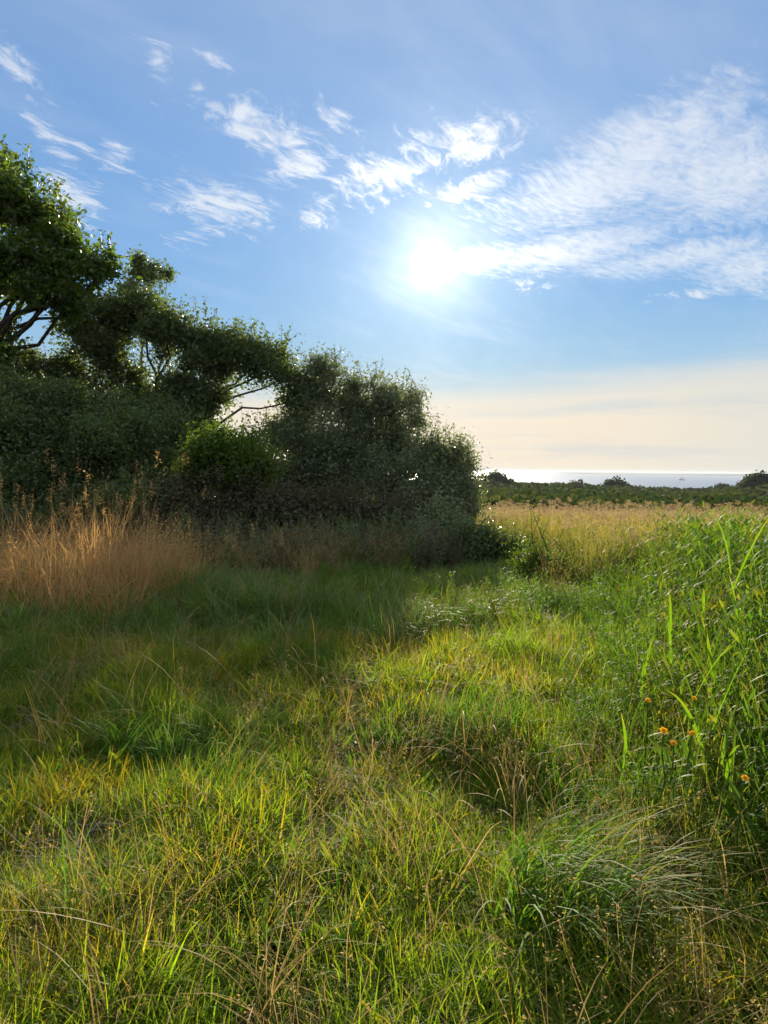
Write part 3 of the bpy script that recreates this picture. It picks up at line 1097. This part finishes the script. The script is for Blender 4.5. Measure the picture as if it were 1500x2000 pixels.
woody('oak_tree', 'tall spreading oak at the left edge, its branches bare below against the sky', 'tree', on(-190, 15.2),
      [(-70, 410, 120, 15), (20, 380, 62, 15), (5, 335, 34, 15), (70, 430, 62, 15), (108, 470, 50, 15), (150, 505, 38, 15), (60, 510, 60, 15),
       (180, 520, 26, 15, 0.8), (110, 545, 40, 15, 0.8), (20, 545, 45, 15, 0.8), (-40, 540, 80, 15), (-120, 500, 120, 15.4), (55, 575, 30, 15, .5),
       (150, 575, 28, 15, .55), (-150, 380, 90, 15.5), (-70, 330, 60, 15), (205, 525, 20, 15, .7), (130, 600, 18, 15, .4), (15, 690, 26, 15, .4)],
      M['oak'], 0.095, 0.62, 101, dens=36, per=24, trunk_r=0.24, fork=0.42, shoots=80, depth=0.7,
      extra_limbs=[(at(-190, 720, 15.2), at(150, 605, 15), 0.07), (at(-190, 730, 15.2), at(70, 690, 15), 0.06), (at(-60, 645, 15.1), at(60, 560, 15), 0.04),
                   (at(-90, 650, 15.1), at(110, 560, 15), 0.035)])
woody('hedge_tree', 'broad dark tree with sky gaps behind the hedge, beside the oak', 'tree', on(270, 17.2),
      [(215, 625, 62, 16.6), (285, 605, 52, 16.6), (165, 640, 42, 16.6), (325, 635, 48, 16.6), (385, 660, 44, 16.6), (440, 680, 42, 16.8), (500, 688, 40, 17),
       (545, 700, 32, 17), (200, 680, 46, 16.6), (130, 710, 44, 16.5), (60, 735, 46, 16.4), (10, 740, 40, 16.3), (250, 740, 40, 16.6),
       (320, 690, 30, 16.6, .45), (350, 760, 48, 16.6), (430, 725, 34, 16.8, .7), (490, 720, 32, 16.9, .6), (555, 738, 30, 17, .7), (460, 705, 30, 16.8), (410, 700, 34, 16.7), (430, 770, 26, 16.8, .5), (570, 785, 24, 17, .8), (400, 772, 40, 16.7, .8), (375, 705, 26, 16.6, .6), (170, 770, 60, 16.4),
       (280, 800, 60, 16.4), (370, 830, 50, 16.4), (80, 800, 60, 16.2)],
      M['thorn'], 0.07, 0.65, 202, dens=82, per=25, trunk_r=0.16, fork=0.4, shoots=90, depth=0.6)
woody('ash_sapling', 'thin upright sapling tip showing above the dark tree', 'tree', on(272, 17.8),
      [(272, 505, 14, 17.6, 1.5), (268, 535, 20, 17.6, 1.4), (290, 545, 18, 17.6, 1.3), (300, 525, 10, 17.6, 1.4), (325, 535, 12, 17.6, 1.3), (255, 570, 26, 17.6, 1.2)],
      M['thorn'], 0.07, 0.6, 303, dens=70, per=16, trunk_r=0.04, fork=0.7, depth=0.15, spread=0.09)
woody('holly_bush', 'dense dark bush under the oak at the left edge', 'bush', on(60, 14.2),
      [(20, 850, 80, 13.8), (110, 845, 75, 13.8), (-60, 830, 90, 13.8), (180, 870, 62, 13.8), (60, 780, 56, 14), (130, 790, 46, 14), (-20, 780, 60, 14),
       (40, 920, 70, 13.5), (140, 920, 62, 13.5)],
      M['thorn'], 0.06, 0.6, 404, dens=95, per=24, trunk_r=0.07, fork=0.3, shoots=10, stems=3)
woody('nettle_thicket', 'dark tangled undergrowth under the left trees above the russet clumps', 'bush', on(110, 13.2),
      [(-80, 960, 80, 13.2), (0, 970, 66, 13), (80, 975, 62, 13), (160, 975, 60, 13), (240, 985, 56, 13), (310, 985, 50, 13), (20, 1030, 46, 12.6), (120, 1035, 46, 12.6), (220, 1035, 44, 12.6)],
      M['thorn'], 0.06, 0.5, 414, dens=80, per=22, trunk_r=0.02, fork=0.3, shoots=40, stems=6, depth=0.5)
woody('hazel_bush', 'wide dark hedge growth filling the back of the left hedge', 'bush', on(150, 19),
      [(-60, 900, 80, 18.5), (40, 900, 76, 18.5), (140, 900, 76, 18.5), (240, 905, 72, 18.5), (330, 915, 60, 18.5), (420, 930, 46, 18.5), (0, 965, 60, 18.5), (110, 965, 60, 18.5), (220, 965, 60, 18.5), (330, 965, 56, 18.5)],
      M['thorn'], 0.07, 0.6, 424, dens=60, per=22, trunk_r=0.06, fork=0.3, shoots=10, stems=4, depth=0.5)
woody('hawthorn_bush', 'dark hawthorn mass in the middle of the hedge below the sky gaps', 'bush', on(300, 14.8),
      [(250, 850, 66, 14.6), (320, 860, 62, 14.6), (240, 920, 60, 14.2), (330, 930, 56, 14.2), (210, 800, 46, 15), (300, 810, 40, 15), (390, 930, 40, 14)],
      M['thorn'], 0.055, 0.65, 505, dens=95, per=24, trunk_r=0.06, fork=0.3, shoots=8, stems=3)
woody('elder_bush', 'rounded brighter green bush in front of the gap in the hedge', 'bush', on(445, 13.9),
      [(440, 872, 38, 13.8), (400, 880, 40, 13.8), (488, 872, 36, 13.8), (440, 910, 50, 13.6), (500, 915, 42, 13.6), (385, 925, 36, 13.6)],
      M['bright'], 0.065, 0.55, 606, dens=110, per=24, trunk_r=0.04, fork=0.35, shoots=10, stems=3, depth=0.3)
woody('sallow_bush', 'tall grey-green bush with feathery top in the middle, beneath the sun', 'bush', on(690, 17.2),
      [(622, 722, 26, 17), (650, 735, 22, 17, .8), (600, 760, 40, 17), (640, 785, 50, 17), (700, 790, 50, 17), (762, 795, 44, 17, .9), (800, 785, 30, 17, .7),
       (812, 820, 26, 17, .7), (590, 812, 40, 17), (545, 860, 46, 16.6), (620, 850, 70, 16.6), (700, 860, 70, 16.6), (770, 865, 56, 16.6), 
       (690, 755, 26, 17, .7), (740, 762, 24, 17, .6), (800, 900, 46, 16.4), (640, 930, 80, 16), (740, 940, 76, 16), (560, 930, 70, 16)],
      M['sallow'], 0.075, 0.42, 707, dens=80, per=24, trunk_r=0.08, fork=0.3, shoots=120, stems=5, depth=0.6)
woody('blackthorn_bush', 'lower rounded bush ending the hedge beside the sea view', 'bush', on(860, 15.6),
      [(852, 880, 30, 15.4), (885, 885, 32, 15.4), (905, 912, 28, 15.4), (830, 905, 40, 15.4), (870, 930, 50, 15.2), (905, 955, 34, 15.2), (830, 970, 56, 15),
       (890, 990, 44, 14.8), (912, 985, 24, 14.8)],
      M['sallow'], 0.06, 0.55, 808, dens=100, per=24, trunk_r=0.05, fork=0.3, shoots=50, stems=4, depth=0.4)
woody('bramble_thicket', 'brownish bramble thicket along the foot of the hedge centre', 'bush', on(560, 13.0),
      [(330, 985, 50, 13), (400, 990, 56, 13), (480, 985, 60, 13), (560, 1000, 62, 13), (640, 1010, 62, 13), (720, 1010, 62, 13), (790, 1020, 52, 13),
       (450, 1050, 46, 12.6), (540, 1065, 46, 12.4), (630, 1075, 46, 12.4), (720, 1075, 46, 12.4)],
      M['bramble'], 0.06, 0.6, 909, dens=85, per=22, trunk_r=0.02, fork=0.3, shoots=60, stems=7, depth=0.4)
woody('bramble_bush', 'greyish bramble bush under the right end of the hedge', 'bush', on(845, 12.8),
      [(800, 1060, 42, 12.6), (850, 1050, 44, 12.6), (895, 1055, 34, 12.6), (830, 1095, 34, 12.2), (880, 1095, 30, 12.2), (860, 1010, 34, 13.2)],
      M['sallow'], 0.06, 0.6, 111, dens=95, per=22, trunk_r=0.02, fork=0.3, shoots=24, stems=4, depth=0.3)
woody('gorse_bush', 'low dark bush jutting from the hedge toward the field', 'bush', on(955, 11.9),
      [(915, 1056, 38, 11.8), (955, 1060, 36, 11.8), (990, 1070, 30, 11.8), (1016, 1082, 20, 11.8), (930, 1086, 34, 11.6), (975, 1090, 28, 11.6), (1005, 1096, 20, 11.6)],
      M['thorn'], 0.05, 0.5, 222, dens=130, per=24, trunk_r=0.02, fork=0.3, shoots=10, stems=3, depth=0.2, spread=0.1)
woody('mound_shrub', 'bright green leafy mound between the path and the field', 'bush', on(1050, 9.9),
      [(1010, 1110, 34, 9.9), (1055, 1098, 38, 9.9), (1100, 1112, 34, 9.9), (1128, 1145, 22, 9.7), (985, 1145, 24, 9.7), (1050, 1155, 36, 9.5)],
      M['bright'], 0.045, 0.4, 333, dens=170, per=26, trunk_r=0.012, fork=0.3, shoots=22, stems=4, depth=0.15, spread=0.09)

# far shrubs that stand up singly against the sea
for i, (px, py, r, Y, lab) in enumerate([
        (962, 950, 24, 300, 'dark far shrub against the sea beside the hedge end'),
        (1127, 957, 15, 330, 'small round far shrub alone against the sea'),
        (1202, 955, 18, 340, 'pointed far clump, highest on the coast skyline'),
        (1412, 961, 13, 360, 'small far shrub against the sea below the ship'),
        (1485, 972, 42, 240, 'broad low far thicket at the right edge under the headland')]):
    nm = 'far_shrub'
    extra = [(px + dx_, py + 5 + abs(dx_) * 0.15, r * 0.7, Y) for dx_ in (-r * 1.2, r * 1.3)]
    woody(nm, lab, 'bush', on(px, Y), [(px, py, r, Y)] + extra, M['far'], 1.1, 0.8, 1000 + i, dens=9, per=14, trunk_r=0.25, fork=0.3, depth=1.0, spread=0.7,
          group='far shrubs on the coast skyline')

# ------------------------------------------------------------------ single plants one can pick out
def reed_plant(px, py_base_Y, hgt, nleaf, label, seed, lean=0.0, width=0.026):
    """upright stem with long blade leaves, each leaf its own part"""
    global rng
    keep = rng
    rng = np.random.default_rng(seed)
    X, Y = px, py_base_Y
    z = float(terrain([X], [Y])[0])
    root = link('reed_grass_plant', None, None, (X, Y, z))
    root.empty_display_size = 0.2
    tag(root, label, 'plant', 'tall broad-bladed grass plants on the right')
    mb = MB()
    a = np.array([rng.uniform(0, 6.28)])
    th, cv = np.array([0.03 + abs(lean)]), np.array([0.12])
    if lean:
        a = np.array([0.0 if lean > 0 else math.pi])
    tip = blades(mb, np.zeros((1, 3)), np.array([hgt * 0.85]), np.array([0.009]), th, cv, a, 6, shape='stem')[0]
    link('stem', mb.mesh('reed_stem', M['reed']), root)
    for i in range(nleaf):
        t = 0.1 + 0.85 * i / nleaf
        mb = MB()
        ln = hgt * rng.uniform(0.35, 0.6)
        blades(mb, (tip * t)[None], np.array([ln]), np.array([width * rng.uniform(0.75, 1.15)]), np.array([rng.uniform(0.1, 0.5)]),
               np.array([rng.uniform(0.2, 1.7)]), np.array([i * 2.6 + rng.uniform(-0.5, 0.5)]), 8, rng.uniform(-0.4, 0.4), shape='grass')
        link('leaf', mb.mesh('reed_leaf', M['reed']), root)
    rng = keep


for i, (px, Y, h, n, lean, lab) in enumerate([
        (1480, 4.6, 1.35, 9, -0.08, 'tallest bright broad-bladed grass plant at the right edge, upper'),
        (1455, 3.5, 1.10, 9, -0.16, 'bright leaning broad-bladed grass right of the orange flowers'),
        (1420, 3.1, 0.85, 8, -0.1, 'bright broad-bladed grass below the group of orange flowers'),
        (1330, 4.3, 1.05, 7, 0.0, 'upright broad-bladed grass left of the tallest one, above the flowers'),
        (1250, 4.0, 0.75, 6, 0.05, 'slender broad-bladed grass left of the orange flowers'),
        (1490, 2.75, 0.8, 8, -0.2, 'lowest broad-bladed grass at the right edge near the bottom'),
        (1370, 5.2, 1.05, 7, 0.0, 'distant broad-bladed grass standing behind the weeds'),
        (1215, 3.2, 0.55, 6, 0.1, 'small broad-bladed grass at the left margin of the weeds')]):
    g0 = at(px, 1000, Y)
    reed_plant(g0.x, Y, h, n, lab, 60 + i, lean, 0.019 if h > 0.8 else 0.015)


def flower(px, py, Y, size, label, seed):
    rnd = random.Random(seed)
    head = at(px, py, Y)
    bx, by = head.x + rnd.uniform(-0.05, 0.05), head.y + rnd.uniform(0.0, 0.05)
    z = float(terrain([bx], [by])[0])
    root = link('orange_wildflower', None, None, (bx, by, z))
    root.empty_display_size = 0.1
    tag(root, label, 'flower', 'orange flowers among the tall weeds')
    h = head - Vector((bx, by, z))
    mb = MB()
    tube(mb, wander((0, 0, 0), h, 5, 0.03, rnd), 0.004, 0.003, 5)
    m = 7
    t = np.linspace(0.15, 0.8, m)
    blades(mb, np.array(h)[None] * t[:, None], np.full(m, 0.10), np.full(m, 0.02), U(0.5, 1.0, m), U(0.3, 1, m), np.arange(m) * 2.4, 4, shape='leaf')
    link('stem', mb.mesh('flower_stem', M['weed']), root)
    tilt = Matrix.Rotation(rnd.uniform(0.3, 0.7), 3, 'X') @ Matrix.Rotation(rnd.uniform(-0.4, 0.4), 3, 'Y')
    mb = MB()
    npet = 14
    for ringi, (lr, th) in enumerate(((1.0, 1.25), (0.75, 0.9))):
        b = MB()
        a = np.arange(npet) * 2 * math.pi / npet + ringi * 0.2
        blades(b, np.zeros((npet, 3)), np.full(npet, size * lr) * U(0.85, 1.1, npet), np.full(npet, size * 0.4), np.full(npet, th), np.full(npet, 0.35), a, 3, shape='leaf')
        v = np.concatenate(b.v) @ np.array(tilt).T + np.array(h)
        mb.add(v, quads=np.concatenate(b.q), tone=np.concatenate(b.tone), tip=np.concatenate(b.tip))
    link('petals', mb.mesh('flower_petals', M['petal']), root)
    mb = MB()
    top = tilt @ Vector((0, 0, size * 0.25))
    tube(mb, [h - top * 0.4, h + top * 0.5, h + top], size * 0.34, size * 0.16, 8)
    link('flower_disc', mb.mesh('flower_disc', M['disc']), root)


for i, (px, py, Y, s, lab) in enumerate([
        (1296, 1428, 2.85, 0.0234, 'orange flower with the widest bloom, left of a close group of three'),
        (1316, 1452, 2.75, 0.0218, 'lowest orange flower of the close group of three'),
        (1352, 1433, 2.8, 0.0203, 'right orange flower of the close group of three'),
        (1265, 1368, 3.1, 0.0187, 'small orange flower up and left of the group of three'),
        (1356, 1364, 3.05, 0.0172, 'dull orange flower above the group of three'),
        (1455, 1520, 2.5, 0.0187, 'orange flower low at the right among broad blades')]):
    flower(px, py, Y, s * 0.85, lab, 80 + i)


def tussock(X, Y, n, lmin, lmax, wid, mat, a0, spread, label, seed, cat='grass tussock', group='grass tussocks in the foreground', name='grass_tussock', rad=0.12, seeds=0,
            th=(0.05, 0.55), cv=(0.5, 1.9), mat2=None):
    global rng
    keep = rng
    rng = np.random.default_rng(seed)
    z = float(terrain([X], [Y])[0])
    root = link(name, None, None, (X, Y, z))
    root.empty_display_size = 0.15
    tag(root, label, cat, group)
    mb = MB()
    az_ = a0 + rng.normal(0, spread, n)
    blades(mb, ring_base(n, rad), rng.uniform(lmin, lmax, n), rng.uniform(wid * 0.6, wid, n), rng.uniform(*th, n), rng.uniform(*cv, n), az_, 8, rng.uniform(-1, 1, n))
    link('blades', mb.mesh(name + '_blades', mat), root)
    mb = MB()
    m = max(6, n // (20 if mat2 else 40))
    tips = blades(mb, ring_base(m, rad), rng.uniform(lmax * 0.8, lmax * 1.25, m), np.full(m, 0.003), rng.uniform(*th, m), rng.uniform(cv[0] * .4, cv[1] * .6, m),
                  a0 + rng.normal(0, spread, m), 7, rng.uniform(-1, 1, m), shape='stem')
    for tp in tips:
        c = 10 + seeds
        leaves(mb, tp + rng.normal(0, 1, (c, 3)) * [0.012, 0.012, 0.03 + 0.001 * seeds], 0.010 + 0.0004 * seeds, 0.4, int(rng.integers(1e6)), 0.0)
    link('dry_stems', mb.mesh(name + '_stems', mat2 or M['straw']), root)
    rng = keep


tussock(0.62, 4.15, 300, 0.22, 0.48, 0.009, M['lush'], 0, 3.0, 'large upright deep green grass tussock right of the worn path', 301, rad=0.26, th=(0.0, 0.45), cv=(0.3, 1.4))
tussock(0.62, 2.45, 420, 0.35, 0.75, 0.010, M['lush'], -0.6, 0.7, 'long green tussock combed over to the right at the bottom', 302, rad=0.24, cv=(0.9, 2.2))
tussock(-0.85, 3.35, 240, 0.25, 0.45, 0.007, M['lush'], 0.4, 0.8, 'dark green tussock leaning right, in the left foreground', 303, rad=0.24, th=(0.2, 0.6), cv=(0.3, 1.4))
tussock(-0.95, 2.35, 180, 0.25, 0.5, 0.007, M['lush'], 0, 3.0, 'loose dark tussock with drooping blades near the bottom left corner', 304, rad=0.2)
tussock(0.18, 2.55, 120, 0.25, 0.5, 0.006, M['turf'], 0.5, 2.0, 'wiry spreading tussock with dry stems at the bottom centre', 305, rad=0.1, th=(0.3, 1.0), cv=(0.2, 1.0))
tussock(0.05, 5.6, 160, 0.14, 0.26, 0.007, M['turf'], 0, 3.0, 'small bright green tuft where the path meets the shade', 306, rad=0.22)
tussock(-0.25, 6.4, 280, 0.35, 0.65, 0.008, M['lush'], 0, 3.0, 'green tussock standing at the edge of the hedge shadow', 307, rad=0.3, th=(0, 0.4), cv=(0.4, 1.6))
tussock(1.05, 5.9, 240, 0.3, 0.5, 0.006, M['turf'], 0, 3.0, 'yellow-green tussock lit at its top, beyond the path bend', 308, rad=0.3, th=(0, 0.4), cv=(0.4, 1.5))

for i, (px, Y, h, lab) in enumerate([
        (150, 7.9, 1.5, 'russet dry dock clump, tallest, left of the bank'),
        (245, 8.4, 1.55, 'russet dry dock clump farther right against the dark hedge'),
        (70, 7.4, 1.2, 'low russet clump near the left edge of the bank'),
        (325, 8.2, 1.15, 'small brown dry clump at the right of the russet growth'),
        (-20, 8.4, 1.5, 'russet clump cut by the left edge of the picture'),
        (190, 7.1, 0.95, 'front brown dry clump sinking into green bank grass')]):
    g0 = at(px, 1000, Y)
    tussock(g0.x, Y, 380, h * 0.3, h, 0.008, M['russet'], 0, 3.0, lab, 400 + i, 'dry plant', 'russet dry clumps on the bank', 'dry_dock_clump', 0.42, 22,
            (0.0, 0.75), (-0.2, 1.6), M['russet'])

# ------------------------------------------------------------------ ship far out
def build_ship():
    c = at(1332, 938, 2700)
    k = (CAM_H - SEA_Z) / (CAM_H - c.z) if c.z < CAM_H - 0.1 else 1
    p = Vector((0, 0, CAM_H)) + (c - Vector((0, 0, CAM_H))) * k
    root = link('sailing_ship', None, None, (p.x, p.y, SEA_Z))
    tag(root, 'tiny dark two-masted ship out on the sea', 'ship')
    S = p.y / 2700
    white = plain('ship_paint', (0.10, 0.10, 0.12), (0.14, 0.14, 0.16), 0.5)
    cloth = plain('sail_cloth', (0.30, 0.30, 0.33), (0.36, 0.36, 0.38), 0.5)
    mb = MB()
    xs = np.linspace(-11, 13, 13)
    v, q = [], []
    for x_ in xs:
        w = 2.8 * max(0.05, 1 - abs(x_ / 13.0) ** 2.6)
        sh = 2.4 + 1.0 * (x_ / 13) ** 2
        for yy, zz in ((-w, sh), (-w * .8, 0.6), (0, -1), (w * .8, .6), (w, sh)):
            v.append((x_ * S, yy * S, zz * S))
    for i in range(12):
        for j in range(4):
            q.append((i * 5 + j, i * 5 + 5 + j, i * 5 + 6 + j, i * 5 + j + 1))
        q.append((i * 5, i * 5 + 4, i * 5 + 9, i * 5 + 5))
    mb.add(v, quads=q)
    link('hull', mb.mesh('hull', white), root)
    for mx, mh in ((-5, 12), (3, 17)):
        mb = MB()
        tube(mb, [(mx * S, 0, 1 * S), (mx * S, 0, mh * S)], 0.35 * S, 0.2 * S)
        mo = link('mast', mb.mesh('mast', white), root)
        mb = MB()
        mb.add(np.array([(mx + 0.4, 0.3, 3.5), (mx - 5, 0.5, 3.8), (mx + 0.3, 0.3, mh - 1), (mx + .4, 0.1, 3.5), (mx - 5, .3, 3.8), (mx + .3, .1, mh - 1)]) * S,
               tris=[(0, 1, 2), (3, 5, 4)], quads=[(0, 3, 4, 1), (1, 4, 5, 2), (2, 5, 3, 0)])
        link('sail', mb.mesh('sail', cloth), mo)
    mb = MB()
    bx_ = np.array([(x_, y_, z_) for z_ in (2.3, 4.6) for y_ in (-1.6, 1.6) for x_ in (-8.5, -1.5)]) * S
    mb.add(bx_, quads=[(0, 1, 3, 2), (4, 6, 7, 5), (0, 4, 5, 1), (2, 3, 7, 6), (0, 2, 6, 4), (1, 5, 7, 3)])
    link('cabin', mb.mesh('cabin', white), root)


build_ship()


# ------------------------------------------------------------------ sea air
def build_haze():
    mb = MB()
    v = [(x_, y_, z_) for z_ in (-62.0, 12.0) for y_ in (-95000, 95000) for x_ in (-95000, 95000)]
    mb.add(v, quads=[(0, 2, 3, 1), (4, 5, 7, 6), (0, 1, 5, 4), (2, 6, 7, 3), (0, 4, 6, 2), (1, 3, 7, 5)])
    m, T = new_mat('haze')
    pv = T.n('ShaderNodeVolumePrincipled')
    pv.inputs['Color'].default_value = (0.86, 0.92, 1.0, 1)
    pv.inputs['Density'].default_value = HAZE
    pv.inputs['Anisotropy'].default_value = 0.0
    out = T.n('ShaderNodeOutputMaterial')
    T.t.links.new(pv.outputs[0], out.inputs['Volume'])
    o = link('haze', mb.mesh('haze', m, False))
    tag(o, 'thin sea haze in the air', None, None, 'stuff')


HAZE = 0.0001
build_haze()
